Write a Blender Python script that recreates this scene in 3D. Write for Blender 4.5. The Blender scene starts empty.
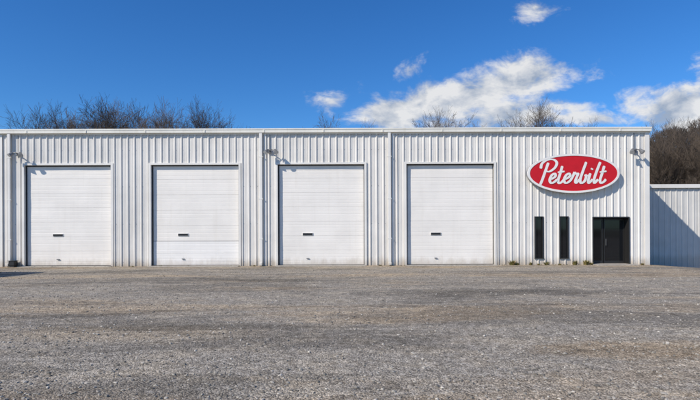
import bpy, math, random
import numpy as np
from mathutils import Vector, Matrix, noise as mnoise

random.seed(7); np.random.seed(7)
scene = bpy.context.scene
COL = scene.collection
WY = 23.0                      # distance of front wall plane
S = 22.04                      # survey scale (photo px per metre on the wall)
def PX(p): return (p-350.0)/S
def PZ(p): return (230.0-p)/S+1.6

# ---------------------------------------------------------------- helpers
def link(o, parent=None):
    COL.objects.link(o)
    if parent is not None: o.parent = parent
    return o
def empty(name, loc=(0,0,0)):
    e = bpy.data.objects.new(name, None); e.empty_display_size = .3
    COL.objects.link(e); return e
def mesh_obj(name, verts, faces, mat=None, parent=None, smooth=False):
    me = bpy.data.meshes.new(name); me.from_pydata([tuple(v) for v in verts], [], faces); me.update()
    if mat: me.materials.append(mat)
    if smooth:
        me.polygons.foreach_set('use_smooth', [True]*len(me.polygons))
    return link(bpy.data.objects.new(name, me), parent)
def box(name, x0,x1,y0,y1,z0,z1, mat, parent=None, bevel=0.0):
    v=[(x,y,z) for x in (x0,x1) for y in (y0,y1) for z in (z0,z1)]
    f=[(0,1,3,2),(4,6,7,5),(0,4,5,1),(2,3,7,6),(0,2,6,4),(1,5,7,3)]
    o=mesh_obj(name,v,f,mat,parent)
    if bevel>0:
        m=o.modifiers.new('b','BEVEL'); m.width=bevel; m.segments=2
    return o
def cyl(name,a,b,r,mat,parent=None,r2=None,n=14):
    a=Vector(a); b=Vector(b); r2=r if r2 is None else r2
    d=(b-a).normalized(); u=d.orthogonal().normalized(); w=d.cross(u)
    vs=[];fs=[]
    for k in range(n):
        t=2*math.pi*k/n; o=u*math.cos(t)+w*math.sin(t)
        vs.append(a+o*r); vs.append(b+o*r2)
    for k in range(n):
        j=(k+1)%n; fs.append((2*k,2*j,2*j+1,2*k+1))
    fs.append(tuple(2*k for k in range(n))[::-1]); fs.append(tuple(2*k+1 for k in range(n)))
    return mesh_obj(name,vs,fs,mat,parent)

class NT:
    dim='3D'
    def __init__(s, tree): s.t=tree
    def n(s, typ, **kw):
        nd=s.t.nodes.new(typ)
        for k,v in kw.items():
            setattr(nd,k,v)
        return nd
    def l(s,a,b): s.t.links.new(a,b)
    def m(s,op,a,b=None,c=None,clamp=False):
        nd=s.n('ShaderNodeMath',operation=op,use_clamp=clamp)
        for i,x in enumerate((a,b,c)):
            if x is None: continue
            if isinstance(x,(int,float)): nd.inputs[i].default_value=x
            else: s.l(x,nd.inputs[i])
        return nd.outputs[0]
    def ss(s,val,lo,hi,o0=0.,o1=1.):
        nd=s.n('ShaderNodeMapRange',interpolation_type='SMOOTHSTEP')
        s.l(val,nd.inputs[0])
        for i,x in zip((1,2,3,4),(lo,hi,o0,o1)): nd.inputs[i].default_value=x
        return nd.outputs[0]
    def noise(s,vec,scale,detail=4,rough=.55,dist=0.):
        nd=s.n('ShaderNodeTexNoise'); nd.noise_dimensions=s.dim; s.l(vec,nd.inputs['Vector'])
        nd.inputs['Scale'].default_value=scale; nd.inputs['Detail'].default_value=detail
        nd.inputs['Roughness'].default_value=rough; nd.inputs['Distortion'].default_value=dist
        return nd.outputs[0]
    def mapv(s,vec,scale=(1,1,1),loc=(0,0,0),rot=(0,0,0)):
        nd=s.n('ShaderNodeMapping'); s.l(vec,nd.inputs[0])
        nd.inputs['Scale'].default_value=scale; nd.inputs['Location'].default_value=loc; nd.inputs['Rotation'].default_value=rot
        return nd.outputs[0]
    def mix(s,fac,a,b,mode='MIX'):
        nd=s.n('ShaderNodeMix',data_type='RGBA',blend_type=mode)
        for i,x in ((0,fac),(6,a),(7,b)):
            if isinstance(x,(int,float)): nd.inputs[i].default_value=x
            elif isinstance(x,(tuple,list)): nd.inputs[i].default_value=(*x[:3],1)
            else: s.l(x,nd.inputs[i])
        return nd.outputs[2]
def newmat(name):
    m=bpy.data.materials.new(name); m.use_nodes=True
    return m, NT(m.node_tree), m.node_tree.nodes['Principled BSDF']

def painted(name, base, rough=.5, var=.06, dirt=(.30,.22,.13), dirt_h=.5, dirt_amt=.5, streak=.10, metallic=0., bump=.10):
    m,t,b=newmat(name)
    pos=t.n('ShaderNodeNewGeometry').outputs['Position']
    sep=t.n('ShaderNodeSeparateXYZ'); t.l(pos,sep.inputs[0])
    n1=t.noise(pos,.8,3,.6)
    st=t.noise(t.mapv(pos,(7,7,.35)),1.0,3,.65)
    dark=tuple(c*(1-var*2.2) for c in base)
    c=t.mix(t.ss(n1,.35,.7),base,dark)
    c=t.mix(t.m('MULTIPLY',t.ss(st,.50,.78),streak*3,clamp=True),c,tuple(x*y for x,y in zip(base,(.72,.68,.60))))
    h=t.m('ADD',sep.outputs[2],t.m('MULTIPLY',t.m('SUBTRACT',t.noise(t.mapv(pos,(3,3,1)),1.2,4,.7),.5),dirt_h*1.6))
    g=t.m('MULTIPLY',t.ss(h,-.05,dirt_h,1,0),dirt_amt,clamp=True)
    c=t.mix(g,c,dirt)
    t.l(c,b.inputs['Base Color'])
    b.inputs['Roughness'].default_value=rough; b.inputs['Metallic'].default_value=metallic
    bp=t.n('ShaderNodeBump'); bp.inputs['Strength'].default_value=bump; bp.inputs['Distance'].default_value=.02
    t.l(t.noise(pos,2.2,1,.5),bp.inputs['Height']); t.l(bp.outputs[0],b.inputs['Normal'])
    return m
def plain(name, base, rough=.5, metallic=0., var=.25, scale=8):
    m,t,b=newmat(name)
    pos=t.n('ShaderNodeNewGeometry').outputs['Position']
    c=t.mix(t.ss(t.noise(pos,scale,3,.6),.3,.75),base,tuple(x*(1-var) for x in base))
    t.l(c,b.inputs['Base Color']); b.inputs['Roughness'].default_value=rough; b.inputs['Metallic'].default_value=metallic
    return m

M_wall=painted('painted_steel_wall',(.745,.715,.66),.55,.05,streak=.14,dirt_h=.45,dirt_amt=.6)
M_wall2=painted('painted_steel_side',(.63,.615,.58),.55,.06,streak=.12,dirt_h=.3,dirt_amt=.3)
M_trim=painted('painted_trim',(.80,.77,.71),.5,.04,streak=.08,dirt_h=.4,dirt_amt=.5)
M_gut=painted('gutter_trim',(.80,.77,.68),.5,.05,streak=.14)
M_door=painted('door_paint',(.85,.805,.735),.55,.03,streak=.05,dirt_h=.45,dirt_amt=.45)
M_door2=painted('door_paint_replaced',(.85,.82,.77),.55,.03,streak=.04,dirt_h=.45,dirt_amt=.4)
M_seal=plain('rubber_seal',(.03,.03,.032),.7)
M_dark=plain('dark_bronze_frame',(.022,.021,.02),.4)
M_roof=painted('roof_sheet',(.6,.61,.6),.4,.08)
M_conc=plain('concrete',(.42,.38,.32),.9,0,.35,5)
M_red=plain('sign_red',(.60,.006,.014),.5,0,.12,3)
M_white=plain('sign_white',(.82,.79,.74),.45,0,.06,3)
M_signside=plain('sign_side',(.35,.35,.36),.45)
M_grey=plain('fixture_grey',(.24,.24,.24),.4,.4)
M_lens=plain('lamp_lens',(.55,.56,.55),.15)
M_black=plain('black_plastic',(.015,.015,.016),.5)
m,t,b=newmat('dark_glass'); M_glass=m
b.inputs['Base Color'].default_value=(.008,.009,.011,1); b.inputs['Roughness'].default_value=.04
pos=t.n('ShaderNodeNewGeometry').outputs['Position']
bp=t.n('ShaderNodeBump'); bp.inputs['Strength'].default_value=.05; t.l(t.noise(pos,1.5,2),bp.inputs['Height']); t.l(bp.outputs[0],b.inputs['Normal'])

# ---------------------------------------------------------------- main building
XL,XR=PX(-0.5),PX(648)
ZT=6.04                         # top of wall sheet
bld=empty('metal_warehouse_building')

def profile(s0,s1,h=.042,pitch=.305,off=0.,extra=()):
    pts=[(s0,0.)]
    k=int(math.floor((s0-off)/pitch))-1
    while off+k*pitch < s1+pitch:
        c=off+k*pitch
        for ds,d in ((-.052,0),(-.02,h),(.02,h),(.052,0),(.10,0),(.108,.006),(.122,.006),(.13,0),(.175,0),(.183,.006),(.197,.006),(.205,0)):
            s=c+ds
            if s0+1e-4<s<s1-1e-4: pts.append((s,d))
        k+=1
    pts.append((s1,0.))
    return pts
def ribbed(name,s0,s1,z0,ztop,mapf,mat,parent,**kw):
    pts=profile(s0,s1,**kw); v=[];f=[]
    for s,d in pts:
        zt=ztop(s) if callable(ztop) else ztop
        v.append(mapf(s,d,z0)); v.append(mapf(s,d,zt))
    for i in range(len(pts)-1):
        f.append((2*i,2*i+2,2*i+3,2*i+1))
    return mesh_obj(name,v,f,mat,parent)
front=lambda s,d,z:(s,WY-d,z)

DT=PZ(164.3)
doors=[(PX(25),PX(111.5)),(PX(151.5),PX(239)),(PX(278),PX(364.5)),(PX(406.5),PX(494))]
wins=[(PX(535),PX(542.5)),(PX(560),PX(567.5))]
WZ0,WZ1=PZ(258.5),PZ(218)
EN=(PX(593),PX(628)); EZ=PZ(219)
ops=[(a,b_,0,DT) for a,b_ in doors]+[(a,b_,WZ0,WZ1) for a,b_ in wins]+[(EN[0],EN[1],0,EZ)]
cur=XL; i=0
for a,b_,z0,z1 in ops:
    ribbed('wall_panel_%d'%i,cur,a,-.15,ZT,front,M_wall,bld)
    ribbed('wall_above_%d'%i,a,b_,z1,ZT,front,M_wall,bld)
    if z0>0: ribbed('wall_below_%d'%i,a,b_,-.15,z0,front,M_wall,bld)
    cur=b_; i+=1
ribbed('wall_panel_%d'%i,cur,XR,-.15,ZT,front,M_wall,bld)
DEP=20.0
gz=lambda y: ZT+.02+ (min(y-WY, WY+DEP-y))*.05
ribbed('side_wall_right',WY,WY+DEP,-1.4,gz,lambda s,d,z:(XR+d,s,z),M_wall,bld)
ribbed('side_wall_left',WY,WY+DEP,-.3,gz,lambda s,d,z:(XL-d,s,z),M_wall,bld)
ribbed('back_wall',XL,XR,-1.4,ZT,lambda s,d,z:(s,WY+DEP+d,z),M_wall,bld)
# wall fasteners: rows of screw heads along the girts
vs=[];fs=[]
for z in (.18,1.9,3.6,5.25,5.92):
    k=int(XL/.305)
    while k*.305<XR:
        x=k*.305+.075
        k+=1
        if x<XL+.2 or any(a-.12<x<b_+.12 and z0<z<z1+.1 for a,b_,z0,z1 in ops): continue
        q=len(vs); r=.011
        vs+=[(x-r,WY-.001,z-r),(x+r,WY-.001,z-r),(x+r,WY-.001,z+r),(x-r,WY-.001,z+r),(x,WY-.012,z)]
        fs+=[(q,q+1,q+4),(q+1,q+2,q+4),(q+2,q+3,q+4),(q+3,q,q+4)]
mesh_obj('wall_screws',vs,fs,M_grey,bld)
# roof
v=[];f=[]
rz=ZT+.03
for y,z in ((WY-.05,rz),(WY+DEP/2,rz+.5),(WY+DEP+.05,rz)):
    v+= [(XL-.06,y,z),(XR+.06,y,z),(XL-.06,y,z+.05),(XR+.06,y,z+.05)]
for k in (0,4):
    f+=[(k,k+4,k+5,k+1),(k+2,k+3,k+7,k+6),(k,k+2,k+6,k+4),(k+1,k+5,k+7,k+3)]
f+=[(0,1,3,2),(8,10,11,9)]
mesh_obj('roof',v,f,M_roof,bld)
# eave gutter (box profile with lip), corner trims
box('eave_gutter',XL-.09,XR+.09,WY-.17,WY-.045,ZT-.04,ZT+.115,M_gut,bld,.012)
box('gutter_lip',XL-.10,XR+.10,WY-.185,WY-.165,ZT+.09,ZT+.155,M_gut,bld,.006)
box('gutter_under_strip',XL,XR,WY-.052,WY-.044,ZT-.10,ZT-.045,M_trim,bld)  # thin strip in ordinary trim paint just below the gutter
for k in range(11):
    x=XL+ (XR-XL)*(k+.5)/11
    box('gutter_joint_%d'%k,x-.03,x+.03,WY-.190,WY-.168,ZT-.03,ZT+.085,M_gut,bld)
box('rake_trim_right',XR+.045,XR+.09,WY-.04,WY+DEP,ZT-.1,ZT+.1,M_trim,bld)
box('rake_trim_left',XL-.09,XL-.045,WY-.04,WY+DEP,ZT-.1,ZT+.1,M_trim,bld)
box('corner_trim_right_front',XR-.17,XR+.05,WY-.055,WY-.046,-.15,ZT-.05,M_trim,bld)
box('corner_trim_right_side',XR+.045,XR+.055,WY-.045,WY+.15,-.6,ZT-.1,M_trim,bld)
box('corner_trim_left_front',XL-.05,XL+.17,WY-.055,WY-.046,-.15,ZT-.05,M_trim,bld)
# foundation
box('foundation_base',XL+.03,XR-.03,WY+.05,WY+DEP-.05,-1.6,-.02,M_conc,bld)
# downspouts
for k,px in enumerate((11,261.5,389.5)):
    x=PX(px); w=.065
    box('downspout_%d'%k,x-w,x+w,WY-.15,WY-.05,.12,ZT-.03,M_trim,bld,.012)
    o=box('downspout_boot_%d'%k,x-w-.004,x+w+.004,WY-.32,WY-.055,.03,.15,M_trim,bld,.015)
    for z in (1.2,3.0,4.9):
        box('downspout_strap_%d'%k,x-w-.03,x+w+.03,WY-.156,WY-.046,z,z+.035,M_trim,bld)
# panel lap flashings next to downspouts
for px in (265.5,393):
    x=PX(px); box('lap_trim',x-.05,x+.05,WY-.050,WY-.043,-.05,ZT-.05,M_trim,bld)

# sectional doors
REC=.105
def sectional(name,x0,x1,z0,z1,y,mat,nsec,parent):
    pts=[(z0,0)]; H=(z1-z0)/nsec
    for s in range(nsec):
        zb=z0+s*H
        for q in (.25,.5,.75):
            zc=zb+q*H
            pts+= [(zc-.014,0),(zc,.004),(zc+.014,0)]
        zc=zb+H
        if s<nsec-1: pts+=[(zc-.008,0),(zc-.004,.009),(zc+.004,.009),(zc+.008,0)]
    pts.append((z1,0))
    nx=9; v=[];f=[]
    for z,d in pts:
        for i in range(nx):
            x=x0+(x1-x0)*i/(nx-1)
            v.append((x,y+d+.012*mnoise.noise(Vector((x*.9,z*1.3,y))),z))
    for j in range(len(pts)-1):
        for i in range(nx-1):
            k=j*nx+i; f.append((k,k+1,k+nx+1,k+nx))
    return mesh_obj(name,v,f,mat,parent)
slots=(57,182.5,307.5,436)
for k,(a,b_) in enumerate(doors):
    yd=WY+REC
    if k==1:
        zs=PZ(240.5)
        sectional('overhead_door_%d_lower'%k,a,b_,.03,zs-.01,yd-.012,M_door2,2,bld)
        sectional('overhead_door_%d_upper'%k,a,b_,zs+.008,DT+.05,yd,M_door,5,bld)
        box('overhead_door_joint',a,b_,yd+.01,yd+.03,zs-.012,zs+.01,M_seal,bld)
    else:
        sectional('overhead_door_%d'%k,a,b_,.03,DT+.05,yd,M_door,7,bld)
    box('door_bottom_seal_%d'%k,a+.02,b_-.02,yd-.02,yd+.03,-.02,.035,M_seal,bld)
    box('door_seal_left_%d'%k,a-.004,a+.055,yd-.035,yd-.013,0,DT,M_seal,bld)
    box('door_seal_right_%d'%k,b_-.03,b_+.004,yd-.035,yd-.013,0,DT,M_seal,bld)
    box('door_seal_top_%d'%k,a,b_,yd-.038,yd-.014,DT-.05,DT+.004,M_seal,bld)
    # trims (jambs + header)
    box('jamb_left_%d'%k,a-.10,a-.002,WY-.06,WY+.15,-.1,DT+.09,M_trim,bld)
    box('jamb_right_%d'%k,b_+.002,b_+.10,WY-.06,WY+.15,-.1,DT+.09,M_trim,bld)
    box('header_%d'%k,a,b_,WY-.062,WY+.15,DT+.003,DT+.085,M_trim,bld)
    x=PX(slots[k]); z=PZ(234)
    box('door_slot_rim_%d'%k,x-.24,x+.24,yd-.03,yd-.002,z-.062,z+.062,M_trim,bld,.01)
    box('door_slot_%d'%k,x-.22,x+.22,yd-.037,yd-.012,z-.046,z+.046,M_black,bld)
    box('door_lift_handle_%d'%k,x-.06,x+.06,yd-.05,yd-.004,.30,.33,M_grey,bld)
    box('door_sill_%d'%k,a-.05,b_+.05,WY-.5,WY+.2,-.06,.012,M_conc,bld)

# narrow windows
for k,(a,b_) in enumerate(wins):
    box('window_glass_%d'%k,a,b_,WY+.03,WY+.05,WZ0,WZ1,M_glass,bld)
    w=.035
    box('window_frame_l_%d'%k,a-.03,a+w-.01,WY-.055,WY+.06,WZ0,WZ1,M_dark,bld)
    box('window_frame_r_%d'%k,b_-w+.01,b_+.03,WY-.055,WY+.06,WZ0,WZ1,M_dark,bld)
    box('window_frame_t_%d'%k,a-.03,b_+.03,WY-.057,WY+.06,WZ1,WZ1+.04,M_dark,bld)
    box('window_sill_%d'%k,a-.04,b_+.04,WY-.075,WY+.06,WZ0-.04,WZ0,M_dark,bld)
# entrance: dark recessed porch with one dark-framed door set back
a,b_=EN
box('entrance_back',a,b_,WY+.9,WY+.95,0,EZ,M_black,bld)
box('entrance_recess_left',a-.05,a,WY-.055,WY+.9,-.05,EZ+.05,M_dark,bld)
box('entrance_recess_right',b_,b_+.05,WY-.055,WY+.9,-.05,EZ+.05,M_dark,bld)
box('entrance_head',a,b_,WY-.057,WY+.9,EZ,EZ+.06,M_dark,bld)
box('entrance_floor',a-.1,b_+.1,WY-.7,WY+.9,-.1,.02,M_conc,bld)
xm=a+.62
fw=.05
for nm,x0,x1 in (('sidelight',a+.01,xm-.02),('door_leaf',xm+.02,b_-.01)):
    y0=WY+.32
    box('entrance_%s_glass'%nm,x0+fw,x1-fw,y0+.02,y0+.03,.12,EZ-.09,M_glass,bld)
    mm=M_dark
    box('entrance_%s_l'%nm,x0,x0+fw,y0,y0+.05,.02,EZ-.02,mm,bld)
    box('entrance_%s_r'%nm,x1-fw,x1,y0,y0+.05,.02,EZ-.02,mm,bld)
    box('entrance_%s_t'%nm,x0+fw,x1-fw,y0,y0+.05,EZ-.10,EZ-.02,mm,bld)
    box('entrance_%s_b'%nm,x0+fw,x1-fw,y0,y0+.05,.02,.14,mm,bld)
box('entrance_pull',xm+.09,xm+.11,WY+.26,WY+.285,.85,1.15,M_grey,bld)

# ---------------------------------------------------------------- sign
sign=empty('oval_sign')
cx,cz=PX(571.3),PZ(174.8)
def ellipse(name,rx,rz_,y0,y1,mat,parent,rin=None,n=96):
    v=[];f=[]
    for k in range(n):
        t=2*math.pi*k/n; c,s_=math.cos(t),math.sin(t)
        v+=[(cx+rx*c,y0,cz+rz_*s_),(cx+rx*c,y1,cz+rz_*s_)]
        if rin: v+=[(cx+rin[0]*c,y0,cz+rin[1]*s_),(cx+rin[0]*c,y1,cz+rin[1]*s_)]
    q=4 if rin else 2
    for k in range(n):
        j=(k+1)%n
        f.append((q*k,q*k+1,q*j+1,q*j))
        if rin:
            f.append((q*k+2,q*j+2,q*j+3,q*k+3)); f.append((q*k,q*j,q*j+2,q*k+2)); f.append((q*k+1,q*k+3,q*j+3,q*j+1))
    if not rin:
        f.append(tuple(q*k for k in range(n))); f.append(tuple(q*k+1 for k in range(n))[::-1])
    return mesh_obj(name,v,f,mat,parent)
RX,RZ=2.06,.875
ellipse('cabinet',RX,RZ,WY-.24,WY-.07,M_signside,sign)
ellipse('red_face',RX-.07,RZ-.07,WY-.252,WY-.2395,M_red,sign)
ellipse('white_border',RX+.005,RZ+.005,WY-.268,WY-.20,M_white,sign,(RX-.095,RZ-.085))
for x in (-1.2,1.2):
    box('mount_bracket',cx+x-.05,cx+x+.05,WY-.08,WY-.03,cz-.5,cz+.5,M_grey,sign)
L={
'P':([[(.62,2.10),(.55,1.2),(.50,.45),(.42,-.15)],[(.02,1.50),(.00,2.0),(.42,2.38),(1.02,2.42),(1.45,2.1),(1.42,1.6),(1.0,1.2),(.62,1.22)]],1.18),
'e':([[(-.05,.35),(.30,.48),(.52,.72),(.38,.98),(.12,.80),(.05,.35),(.25,.02),(.52,.08),(.78,.38)]],.76),
't':([[(.18,1.75),(.17,.9),(.15,.3),(.32,.0),(.55,.1),(.72,.38)],[(-.12,1.12),(.2,1.14),(.55,1.2)]],.68),
'r':([[(-.02,.35),(.10,.80),(.14,1.14)],[(.14,1.14),(.28,.94),(.52,.96),(.48,.5),(.46,.2),(.6,.02),(.82,.38)]],.80),
'b':([[(.22,2.15),(.14,1.3),(.10,.4),(.28,.0),(.55,.15),(.62,.6),(.46,.88)],[(.46,.88),(.62,.72),(.9,.80)]],.84),
'i':([[(.12,1.0),(.10,.3),(.24,.0),(.50,.38)]],.56),
'l':([[(.24,2.15),(.14,1.3),(.10,.4),(.24,.0),(.50,.38)]],.56),
}
def catmull(p,n=8):
    q=[p[0]]+list(p)+[p[-1]]; out=[]
    for i in range(1,len(q)-2):
        for k in range(n):
            t=k/n; r=[]
            for d in (0,1):
                a0,a1,a2,a3=q[i-1][d],q[i][d],q[i+1][d],q[i+2][d]
                r.append(.5*((2*a1)+(-a0+a2)*t+(2*a0-5*a1+4*a2-a3)*t*t+(-a0+3*a1-3*a2+a3)*t**3))
            out.append(tuple(r))
    out.append(tuple(p[-1])); return out
def ribbon(vs,fs,pts,wv,y0,y1):
    # y0 drifts forward a hair along the stroke so crossings never share a plane
    n=len(pts); base=len(vs)
    for i,(x,z) in enumerate(pts):
        a=pts[max(0,i-1)]; c=pts[min(n-1,i+1)]
        dx,dz=c[0]-a[0],c[1]-a[1]; l=math.hypot(dx,dz) or 1
        w=wv*(.55+.55*abs(dz)/l)
        if i in(0,n-1): w*=.6
        nx,nz=-dz/l*w,dx/l*w
        yf=y0-.00012*i
        vs+=[(x+nx,yf,z+nz),(x-nx,yf,z-nz)]
    for i in range(n-1):
        k=base+2*i
        fs+=[(k,k+2,k+3,k+1)]
U=.447; ox=0; strokes=[]
for ch in 'Peterbilt':
    st,adv=L[ch]
    for s_ in st: strokes.append([(x+ox,z) for x,z in s_])
    if ch=='i': strokes.append([(ox+.13,1.36),(ox+.16,1.50)])
    ox+=adv
W=ox
vs=[];fs=[]
for yy,s_ in enumerate(strokes):
    pts=[(cx+((x-W/2)+.28*(z-1))*U-.02, cz+(z-1.0)*U*.98) for x,z in catmull(s_)]
    ribbon(vs,fs,pts,.056 ,WY-.256-(yy%3)*.006,WY-.25)
mesh_obj('script_lettering',vs,fs,M_white,sign)

# ---------------------------------------------------------------- wall lights
def wall_light(px,pz,flip=1):
    e=empty('wall_light')
    x,z=PX(px),PZ(pz); y=WY-.05
    box('backplate',x-.09,x+.09,y-.05,y+.01,z-.09,z+.09,M_grey,e,.01)
    cyl('arm',(x,y-.04,z),(x+.10*flip,y-.30,z+.03),.025,M_grey,e)
    for s_,dx in ((-1,-.16),(1,.20)):
        hx=x+.10*flip+dx; hy=y-.30
        cyl('knuckle',(x+.10*flip,hy,z+.03),(hx,hy,z-.02),.018,M_grey,e)
        a=Vector((hx,hy,z-.02)); d=Vector((.35*s_,-.55,-.62)).normalized()
        cyl('lamp_housing',a-d*.06,a+d*.16,.05,M_grey,e,.105)
        cyl('lamp_lens',a+d*.155,a+d*.17,.095,M_lens,e)
    cyl('conduit',(x,y+.0,z+.08),(x,y+.0,ZT-.1),.014,M_grey,e)
    return e
wall_light(19,153); wall_light(270,151); wall_light(634,152,-1)

# small utility box at left base
ub=empty('utility_box')
box('case',PX(13),PX(19),WY-.33,WY-.08,.05,.26,M_black,ub,.02)
box('lid',PX(13)-.02,PX(19)+.02,WY-.35,WY-.07,.262,.285,M_seal,ub,.008)
box('feet',PX(13)+.03,PX(19)-.03,WY-.31,WY-.1,-.03,.048,M_seal,ub)

# ---------------------------------------------------------------- side building
wing=empty('metal_side_building')
WYB=27.0; WX0,WX1=XR+.06,XR+16; WZT=3.86; WD=14
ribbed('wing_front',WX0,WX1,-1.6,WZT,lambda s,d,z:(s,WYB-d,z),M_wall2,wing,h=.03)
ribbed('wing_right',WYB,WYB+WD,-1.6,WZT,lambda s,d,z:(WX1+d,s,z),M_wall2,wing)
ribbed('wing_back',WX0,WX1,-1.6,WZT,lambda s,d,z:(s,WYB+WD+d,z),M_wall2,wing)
box('wing_roof',WX0,WX1+.1,WYB-.06,WYB+WD+.1,WZT+.003,WZT+.06,M_roof,wing)
box('wing_eave_trim',WX0,WX1+.14,WYB-.14,WYB-.062,WZT-.10,WZT+.10,M_trim,wing,.01)
box('wing_base_trim',WX0,WX1,WYB-.055,WYB-.04,-1.2,-.78,M_conc,wing)

# ---------------------------------------------------------------- ground
def sm(t): t=max(0.,min(1.,t)); return t*t*(3-2*t)
def gh(x,y):
    g=-.70*sm((x-12.6)/6.5)*sm((y-18.5)/8.5)
    u=.030*mnoise.noise(Vector((x*.22,y*.3,0)))+.010*mnoise.noise(Vector((x*1.1,y*1.3,4)))
    fade=1-sm((y-20)/2.5)
    return g+u*fade-.012
def axis(lo,hi,step,outer):
    a=list(np.arange(lo,hi+1e-6,step)); d=step; x=hi
    r=[]
    while x<outer: d*=1.35; x+=d; r.append(x)
    l_=[]; d=step; x=lo
    while x>-outer: d*=1.35; x-=d; l_.append(x)
    return l_[::-1]+a+r
ax=axis(-24,26,.4,3000); ay=axis(0,32,.4,3000)
v=[(x,y,gh(x,y)) for y in ay for x in ax]; n=len(ax)
f=[(j*n+i,j*n+i+1,(j+1)*n+i+1,(j+1)*n+i) for j in range(len(ay)-1) for i in range(n-1)]
m,t,b=newmat('gravel_lot'); t.dim='2D'
pos=t.n('ShaderNodeNewGeometry').outputs['Position']
sep=t.n('ShaderNodeSeparateXYZ'); t.l(pos,sep.inputs[0])
# domain warp so the stone cells are irregular in size and shape
wn=t.n('ShaderNodeTexNoise'); wn.noise_dimensions='2D'; t.l(pos,wn.inputs['Vector']); wn.inputs['Scale'].default_value=22; wn.inputs['Detail'].default_value=2
wv=t.n('ShaderNodeVectorMath',operation='MULTIPLY_ADD'); t.l(wn.outputs['Color'],wv.inputs[0]); wv.inputs[1].default_value=(.035,.035,0); t.l(pos,wv.inputs[2])
wpos=wv.outputs[0]
def vor(scale,feat='F1'):
    nd=t.n('ShaderNodeTexVoronoi',feature=feat); nd.voronoi_dimensions='2D'; t.l(wpos,nd.inputs['Vector']); nd.inputs['Scale'].default_value=scale; return nd
v1=vor(52); v2=vor(105); v3=vor(19)
def chan(v_): 
    s_=t.n('ShaderNodeSeparateColor'); t.l(v_.outputs['Color'],s_.inputs[0]); return s_
sc,sc2,sc3=chan(v1),chan(v2),chan(v3)
ramp=t.n('ShaderNodeValToRGB'); e=ramp.color_ramp.elements
e[0].position=0; e[0].color=(.11,.098,.08,1); e[1].position=1; e[1].color=(.88,.80,.68,1)
for p_,c_ in ((.25,(.23,.203,.165)),(.5,(.415,.368,.30)),(.75,(.56,.50,.415))):
    q=ramp.color_ramp.elements.new(p_); q.color=(*c_,1)
t.l(t.m('ADD',t.m('MULTIPLY',sc.outputs[0],.6),t.m('MULTIPLY',sc2.outputs[0],.4)),ramp.inputs[0])
c=ramp.outputs[0]
gap=t.ss(v1.outputs['Distance'],.35,.75)
c=t.mix(t.m('MULTIPLY',gap,.5),c,(.11,.096,.076))
big=t.m('MULTIPLY',t.ss(sc3.outputs[1],.88,.90),t.ss(v3.outputs['Distance'],.18,.34,1,0))
c=t.mix(t.m('MULTIPLY',big,.6),c,t.mix(sc3.outputs[0],(.22,.20,.17),(.62,.57,.49)))
n_m=t.noise(pos,6,5,.75); n_s=t.noise(t.mapv(pos,(.8,1.3,1)),1.3,5,.72)
lg=t.noise(t.mapv(pos,(.16,.60,1)),1.0,6,.68,.5)
lg2=t.noise(t.mapv(pos,(.10,.36,1),(7,3,0)),1.0,5,.65)
lg3=t.noise(t.mapv(pos,(.07,.9,1),(2,9,0)),1.0,5,.7,.3)
def mul(c,fac,rgb): return t.mix(fac,c,t.mix(1.,c,rgb,'MULTIPLY'))
c=mul(c,t.m('MULTIPLY',t.ss(n_m,.35,.65),.8),(.57,.56,.54))
c=mul(c,t.ss(n_s,.44,.66),(1.24,1.20,1.13))
c=mul(c,t.m('MULTIPLY',t.ss(lg,.49,.62),.8),(.60,.60,.60))
c=mul(c,t.m('MULTIPLY',t.ss(lg2,.50,.66),.65),(1.22,1.08,.90))
c=mul(c,t.m('MULTIPLY',t.ss(lg3,.54,.65),.6),(.66,.66,.66))
def patch(x,y,rx,ry):
    a=t.m('DIVIDE',t.m('SUBTRACT',sep.outputs[0],x),rx); b2=t.m('DIVIDE',t.m('SUBTRACT',sep.outputs[1],y),ry)
    r=t.m('SQRT',t.m('ADD',t.m('MULTIPLY',a,a),t.m('MULTIPLY',b2,b2)))
    r=t.m('ADD',r,t.m('MULTIPLY',t.m('SUBTRACT',n_s,.5),1.8))
    return t.ss(r,.5,1.15,1,0)
c=mul(c,t.m('MULTIPLY',patch(3.6,13.0,4.2,1.0),.8),(.60,.60,.60))
c=mul(c,t.m('MULTIPLY',patch(-5.5,16.5,5.0,1.1),.6),(.66,.66,.66))
c=mul(c,t.m('MULTIPLY',patch(3.9,6.8,1.6,.6),.8),(1.12,.97,.78))
c=mul(c,t.m('MULTIPLY',patch(-3.6,8.0,2.4,.7),.6),(1.15,1.05,.9))
c=mul(c,t.m('MULTIPLY',t.ss(sep.outputs[1],20.5,22.6),.45),(1.12,1.0,.82))
ln=t.m('MULTIPLY',t.m('SUBTRACT',t.noise(pos,.3,4,.7),.5),8)
mask=t.m('MAXIMUM',t.ss(t.m('ADD',sep.outputs[1],ln),44,47),t.ss(t.m('ADD',t.m('ABSOLUTE',sep.outputs[0]),ln),44,48))
gr=t.mix(t.ss(t.noise(pos,1.5,4,.7),.3,.7),(.11,.10,.05),(.20,.165,.095))
c=t.mix(mask,c,gr)
t.l(c,b.inputs['Base Color']); b.inputs['Roughness'].default_value=.95; b.inputs['Specular IOR Level'].default_value=.15
nb=t.noise(pos,6,4,.75)
v1b=vor(52)
hgt=t.m('ADD',t.m('MULTIPLY',v1b.outputs['Distance'],-.85),t.m('MULTIPLY',nb,1.8))
bp=t.n('ShaderNodeBump'); bp.inputs['Strength'].default_value=.8; bp.inputs['Distance'].default_value=.014
t.l(hgt,bp.inputs['Height']); t.l(bp.outputs[0],b.inputs['Normal'])
M_ground=m
mesh_obj('ground',v,f,M_ground,None,True)

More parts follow.
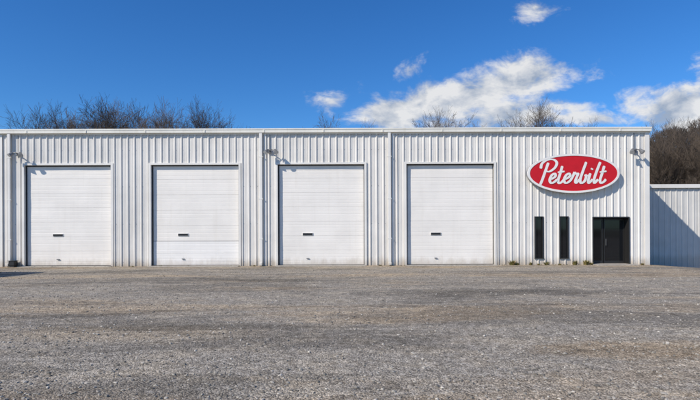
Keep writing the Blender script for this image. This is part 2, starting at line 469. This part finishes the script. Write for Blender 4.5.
# loose gravel stones (one mesh)
phi=(1+5**.5)/2
ico=np.array([(-1,phi,0),(1,phi,0),(-1,-phi,0),(1,-phi,0),(0,-1,phi),(0,1,phi),(0,-1,-phi),(0,1,-phi),(phi,0,-1),(phi,0,1),(-phi,0,-1),(-phi,0,1)])/1.9
icf=np.array([(0,11,5),(0,5,1),(0,1,7),(0,7,10),(0,10,11),(1,5,9),(5,11,4),(11,10,2),(10,7,6),(7,1,8),(3,9,4),(3,4,2),(3,2,6),(3,6,8),(3,8,9),(4,9,5),(2,4,11),(6,2,10),(8,6,7),(9,8,1)])
N=24000
Y=3.6+ (np.random.rand(N)**1.6)*17; X=(np.random.rand(N)*2-1)*(Y*.78+1.2)
R=.0045+ .017*np.random.rand(N)**3.0
V=np.zeros((N*12,3)); F=np.zeros((N*20,3),int)
for i in range(N):
    sx=R[i]*(1+.5*random.random()); sy=R[i]*(.7+.6*random.random()); sz=R[i]*(.45+.4*random.random())
    th=random.random()*6.28; c_,s_=math.cos(th),math.sin(th)
    p=ico*(1+.18*np.random.randn(12,1))*(sx,sy,sz)
    V[i*12:(i+1)*12,0]=X[i]+p[:,0]*c_-p[:,1]*s_; V[i*12:(i+1)*12,1]=Y[i]+p[:,0]*s_+p[:,1]*c_
    V[i*12:(i+1)*12,2]=gh(X[i],Y[i])+sz*.35+p[:,2]
    F[i*20:(i+1)*20]=icf+12*i
m,t,b=newmat('loose_stone')
g=t.n('ShaderNodeNewGeometry')
ramp=t.n('ShaderNodeValToRGB'); e=ramp.color_ramp.elements
e[0].color=(.12,.108,.09,1); e[1].color=(.56,.51,.43,1)
q=e.new(.5); q.color=(.27,.243,.20,1); q=e.new(.88); q.color=(.38,.345,.29,1)
t.l(g.outputs['Random Per Island'],ramp.inputs[0]); t.l(ramp.outputs[0],b.inputs['Base Color']); b.inputs['Roughness'].default_value=.9
mesh_obj('gravel',V.tolist(),F.tolist(),m)

# ---------------------------------------------------------------- weeds
m,t,b=newmat('weed_blades'); g=t.n('ShaderNodeNewGeometry')
ramp=t.n('ShaderNodeValToRGB'); e=ramp.color_ramp.elements
e[0].color=(.07,.09,.02,1); e[1].color=(.38,.26,.09,1); q=e.new(.4); q.color=(.17,.16,.04,1)
t.l(g.outputs['Random Per Island'],ramp.inputs[0]); t.l(ramp.outputs[0],b.inputs['Base Color']); b.inputs['Roughness'].default_value=.8
vs=[];fs=[]
def tuft(x,y,r,h,nb):
    for _ in range(nb):
        a=random.random()*6.28; q=random.random()**.6*r
        bx,by=x+math.cos(a)*q*.5,y+math.sin(a)*q*.35
        hh=h*(.4+.6*random.random()); lx,ly=math.cos(a)*q*.9,math.sin(a)*q*.6-.02
        w=.006+.012*random.random(); ca,sa=math.cos(a+1.57),math.sin(a+1.57)
        k=len(vs); z0=gh(bx,by)-.01
        vs.extend([(bx-ca*w,by-sa*w,z0),(bx+ca*w,by+sa*w,z0),(bx+lx*.4+ca*w,by+ly*.4+sa*w,z0+hh*.6),(bx+lx*.4-ca*w,by+ly*.4-sa*w,z0+hh*.6),(bx+lx,by+ly,z0+hh)])
        fs.extend([(k,k+1,k+2,k+3),(k+3,k+2,k+4)])
for px,r,h,nb in ((511,.22,.26,150),(516,.12,.14,60),(529,.10,.18,60),(537,.08,.10,30),(545,.16,.19,90),(558,.1,.1,40),(573,.14,.24,110),(584,.17,.26,120),(589,.10,.15,60),(640,.12,.1,40),(380,.12,.07,50),(134,.1,.06,30),(255,.1,.07,40)):
    tuft(PX(px),WY-.17,r,h,nb)
for _ in range(90):
    tuft(random.uniform(XL,XR),WY-.1-random.random()*.12,.05,.06,6)
mesh_obj('weeds',vs,fs,m)

# ---------------------------------------------------------------- trees
def grow_tree(seed,H=12.,levels=6,sides=4,spread=1.,rmin=.0055):
    rnd=random.Random(seed); V=[];F=[]
    def seg(a,b,ra,rb,ns):
        d=(b-a); 
        if d.length<1e-5: return
        d.normalize(); u=d.orthogonal().normalized(); w=d.cross(u); k=len(V)
        for p,r in ((a,ra),(b,rb)):
            for j in range(ns):
                t=6.2832*j/ns; V.append(tuple(p+(u*math.cos(t)+w*math.sin(t))*r))
        for j in range(ns):
            q=(j+1)%ns; F.append((k+j,k+q,k+ns+q,k+ns+j))
    def br(p,d,length,r,lev):
        ns=7 if lev==0 else (5 if lev<3 else 3)
        nseg=5 if lev==0 else (4 if lev<3 else 3)
        r0=r
        for i in range(nseg):
            d=(d+Vector((rnd.gauss(0,1),rnd.gauss(0,1),rnd.gauss(.25,.6)))*(.06 if lev==0 else .16)).normalized()
            q=p+d*(length/nseg); r1=r0*(1-.55*(i+1)/nseg) if lev<levels-1 else r0*(1-.8*(i+1)/nseg)
            seg(p,q,max(r,rmin*1.3),max(r1,rmin),ns); p=q; r=r1
            if lev<levels-1 and (lev>0 or i>=1):
                for _ in range(rnd.choice((1,1,2)) if lev>0 else rnd.choice((1,2))):
                    ang=rnd.uniform(.45,1.0)*spread
                    ax_=d.orthogonal().normalized(); ax_.rotate(Matrix.Rotation(rnd.random()*6.283,3,d))
                    nd=(d*math.cos(ang)+ax_*math.sin(ang)); nd.z+=.15; nd.normalize()
                    br(p,nd,length*rnd.uniform(.48,.72),r*rnd.uniform(.5,.7),lev+1)
        if lev<levels-1:
            br(p,d,length*.6,r*.9,lev+1)
    br(Vector((0,0,-.2)),Vector((0,0,1)),H*.42,H*.014,0)
    mz=max(p[2] for p in V)
    s=H/mz
    V=[(x*s,y*s,z*s if z>0 else z) for x,y,z in V]
    return V,F
M_bark=plain('bare_bark',(.12,.09,.066),.9,0,.4,2)
tms=[]
for k,sd in enumerate((3,11,25,42)):
    Vt,Ft=grow_tree(sd,12.,6,spread=(1.,.85,.8,.95)[k])
    me=bpy.data.meshes.new('bare_tree_mesh'); me.from_pydata(Vt,[],Ft); me.materials.append(M_bark); tms.append(me)
    print('tree faces',len(Ft))
def put_tree(px,top,Y,wide=None):
    H=(230-top)/507*Y+1.6
    o=bpy.data.objects.new('bare_tree',random.choice(tms)); COL.objects.link(o)
    o.location=((px-350)/507*Y,Y,gh(0,50)-.1); s=H/12; wd=wide or random.uniform(.7,.95); o.scale=(s*wd,s,s); o.rotation_euler=(0,0,random.random()*6.28)
for px,top in ((40,110),(54,103),(68,103),(83,99),(95,93),(103,89),(115,101),(128,99),(143,102),(157,104),(171,107),(186,105),(200,104),(214,107),(228,114),
               (326,118),(336,113),(430,115),(448,114),(466,111),(480,116),(535,104),(547,95),(560,103),(596,117)):
    put_tree(px+random.uniform(-2,2),top,random.uniform(46,58),.6 if 525<px<570 else None)
for px,top in ((653,132),(661,125),(669,120),(677,121),(686,117),(694,119),(701,113),(714,116),(728,114),(745,112)):
    put_tree(px,top,random.uniform(60,75))
# distant wooded hill + tree mass on it
def hh(x,y):
    r=math.exp(-((y-175)/50.)**2)
    amp=14+20*sm((x-55)/75)+5*mnoise.noise(Vector((x*.012,3,0)))+1.6*mnoise.noise(Vector((x*.07,7,0)))
    e=sm((420-abs(x))/200)
    return (amp*r+1.8*mnoise.noise(Vector((x*.08,y*.08,1)))*r)*e-1.2
xs=np.linspace(-430,430,220); ys=np.linspace(85,290,60)
v=[(x,y,hh(x,y)) for y in ys for x in xs]; n=len(xs)
f=[(j*n+i,j*n+i+1,(j+1)*n+i+1,(j+1)*n+i) for j in range(len(ys)-1) for i in range(n-1)]
M_hill,t,b=newmat('winter_woods_floor'); pos=t.n('ShaderNodeNewGeometry').outputs['Position']
c=t.mix(t.ss(t.noise(t.mapv(pos,(1,1,.4)),.5,5,.75),.35,.7),(.04,.037,.032),(.12,.10,.08)); t.l(c,b.inputs['Base Color']); b.inputs['Roughness'].default_value=1
mesh_obj('wooded_hill',v,f,M_hill,None,True)
Vs=[];Fs=[]
low=[grow_tree(s_,11.,5,rmin=.03) for s_ in (5,6)]
for k in range(165):
    if k<155: x=random.uniform(62,175); y=random.uniform(105,185)
    else: x=random.uniform(-230,55); y=random.uniform(110,180)
    Vt,Ft=random.choice(low); s_=random.uniform(.6,.95); a=random.random()*6.28; c_,q=math.cos(a)*s_,math.sin(a)*s_
    z=hh(x,y); base=len(Vs)
    Vs.extend([(x+X_*c_-Y_*q,y+X_*q+Y_*c_,z+Z_*s_) for X_,Y_,Z_ in Vt]); Fs.extend([tuple(i_+base for i_ in ff) for ff in Ft])
print('mass faces',len(Fs))
mesh_obj('distant_bare_trees',Vs,Fs,plain('distant_bark',(.085,.066,.052),.9,0,.4,.3))

# ---------------------------------------------------------------- made-up bin added out of view on the left to cast the edge shadow
dm=empty('added_shadow_bin')
M_dg=painted('added_bin_paint',(.03,.06,.045),.5,.1)
dx0,dx1,dy0,dy1=-15.6,-13.55,16.9,18.9
v=[(dx0+.1,dy0+.12,.15),(dx1-.1,dy0+.12,.15),(dx1-.1,dy1-.1,.15),(dx0+.1,dy1-.1,.15),(dx0,dy0,1.15),(dx1,dy0,1.15),(dx1,dy1,1.5),(dx0,dy1,1.5)]
mesh_obj('bin_body',v,[(0,3,2,1),(0,1,5,4),(1,2,6,5),(2,3,7,6),(3,0,4,7),(4,5,6,7)],M_dg,dm)
for k in range(4):
    x=dx0+.3+k*.46
    box('bin_rib_%d'%k,x,x+.07,dy0-.03,dy0+.1,.3,1.1,M_dg,dm,.01)
box('fork_pocket',dx1-.06,dx1+.10,dy0+.3,dy1-.3,.7,.86,M_dg,dm,.01)
box('fork_pocket_b',dx0-.10,dx0+.06,dy0+.3,dy1-.3,.7,.86,M_dg,dm,.01)
o=box('lid_a',-.98,-.02,-1.05,1.05,-.02,.03,M_black,dm,.01); o.location=((dx0+dx1)/2,(dy0+dy1)/2,1.36); o.rotation_euler=(math.atan2(.35,2),0,0)
o=box('lid_b',.02,.98,-1.05,1.05,-.02,.03,M_black,dm,.01); o.location=((dx0+dx1)/2,(dy0+dy1)/2,1.36); o.rotation_euler=(math.atan2(.35,2),0,0)
for x in (dx0+.2,dx1-.2):
    for y in (dy0+.3,dy1-.3):
        cyl('caster',(x-.03,y,.07),(x+.03,y,.07),.08,M_black,dm); box('caster_fork',x-.05,x+.05,y-.03,y+.03,.08,.2,M_grey,dm)

# ---------------------------------------------------------------- light, sky
d=Vector((1.3,1.0,-1.3)).normalized()
sl=bpy.data.lights.new('sun','SUN'); sl.energy=4.7; sl.angle=math.radians(.53); sl.color=(1,.93,.83)
so=bpy.data.objects.new('sun',sl); COL.objects.link(so); so.rotation_euler=d.to_track_quat('-Z','Y').to_euler()
w=bpy.data.worlds.new("World"); scene.world=w; w.use_nodes=True
t=NT(w.node_tree); w.node_tree.nodes.clear(); t.dim='2D'
sky=t.n('ShaderNodeTexSky',sky_type='NISHITA'); sky.sun_disc=False
sky.sun_elevation=math.asin(-d.z); sky.sun_rotation=math.atan2(-d.x,-d.y)%(2*math.pi)
sky.air_density=1.0; sky.dust_density=.2; sky.ozone_density=3.0; sky.altitude=300
hs=t.n('ShaderNodeHueSaturation'); hs.inputs['Saturation'].default_value=1.25; t.l(sky.outputs[0],hs.inputs['Color'])
skc=t.mix(1.,hs.outputs[0],(.56,.86,1.15),'MULTIPLY')
bg=t.n('ShaderNodeBackground'); bg.inputs[1].default_value=.12; t.l(skc,bg.inputs[0])
tc=t.n('ShaderNodeTexCoord').outputs['Generated']
sp=t.n('ShaderNodeSeparateXYZ'); t.l(tc,sp.inputs[0])
yv=t.m('MAXIMUM',sp.outputs[1],.02)
u=t.m('DIVIDE',sp.outputs[0],yv); vv=t.m('DIVIDE',sp.outputs[2],yv)
cb=t.n('ShaderNodeCombineXYZ'); t.l(u,cb.inputs[0]); t.l(vv,cb.inputs[1])
uv=cb.outputs[0]
cl=[(465,99,118,30,13),(522,80,54,30,14),(400,113,62,20,8),(510,114,85,24,3),(680,108,72,30,14),(740,94,70,34,6),(333,102,28,13,25),(412,69,17,11,35),(537,8,22,12,25),(585,120,60,10,0)]
field=None
for x,y,a,bb,ang in cl:
    du=t.m('SUBTRACT',u,(x-350)/507); dv=t.m('SUBTRACT',vv,(230-y)/507)
    ca,sa=math.cos(math.radians(ang)),math.sin(math.radians(ang))
    p=t.m('DIVIDE',t.m('ADD',t.m('MULTIPLY',du,ca),t.m('MULTIPLY',dv,sa)),a/507)
    q=t.m('DIVIDE',t.m('SUBTRACT',t.m('MULTIPLY',dv,ca),t.m('MULTIPLY',du,sa)),bb/507)
    r=t.m('SUBTRACT',1.,t.m('SQRT',t.m('ADD',t.m('MULTIPLY',p,p),t.m('MULTIPLY',q,q))))
    r=t.m('MULTIPLY',r,1.35 if a>30 else .50)
    field=r if field is None else t.m('MAXIMUM',field,r)
warp=t.n('ShaderNodeTexNoise'); warp.noise_dimensions='2D'; t.l(uv,warp.inputs['Vector']); warp.inputs['Scale'].default_value=7; warp.inputs['Detail'].default_value=2
uvw=t.n('ShaderNodeVectorMath',operation='MULTIPLY_ADD'); t.l(warp.outputs['Color'],uvw.inputs[0]); uvw.inputs[1].default_value=(.05,.05,0); t.l(uv,uvw.inputs[2])
uvw=uvw.outputs[0]
R_=(0,0,math.radians(-16))
nz=t.noise(t.mapv(uvw,(1,1.7,1),rot=R_),11,7,.60)
den=t.m('ADD',field,t.m('MULTIPLY',t.m('SUBTRACT',nz,.5),2.5))
mask=t.m('MULTIPLY',t.ss(den,-.05,.85),t.ss(sp.outputs[1],.05,.2))
nzs=t.noise(t.mapv(uvw,(1,1.7,1),(.02,-.05,0),rot=R_),11,5,.55)
rel=t.m('ADD',t.m('MULTIPLY',t.m('SUBTRACT',nz,nzs),2.6),.62,clamp=True)
cc=t.mix(rel,(.40,.48,.61),(.95,.95,.95))
bc=t.n('ShaderNodeBackground'); bc.inputs[1].default_value=.86; t.l(cc,bc.inputs[0])
mx=t.n('ShaderNodeMixShader'); t.l(t.m('MULTIPLY',mask,.95),mx.inputs[0]); t.l(bg.outputs[0],mx.inputs[1]); t.l(bc.outputs[0],mx.inputs[2])
out=t.n('ShaderNodeOutputWorld'); t.l(mx.outputs[0],out.inputs[0])

# ---------------------------------------------------------------- camera
cam=bpy.data.cameras.new('camera'); co=bpy.data.objects.new('camera',cam); COL.objects.link(co)
co.location=(0,0,1.6); cam.sensor_width=36; cam.lens=507/700*36; cam.shift_y=30/700
co.rotation_euler=(Matrix.Rotation(math.radians(90),3,'X') @ Matrix.Rotation(math.radians(-.22),3,'Z')).to_euler()
cam.clip_end=6000; cam.clip_start=.1
scene.camera=co
scene.view_settings.view_transform='Standard'; scene.view_settings.look='None'; scene.view_settings.exposure=0
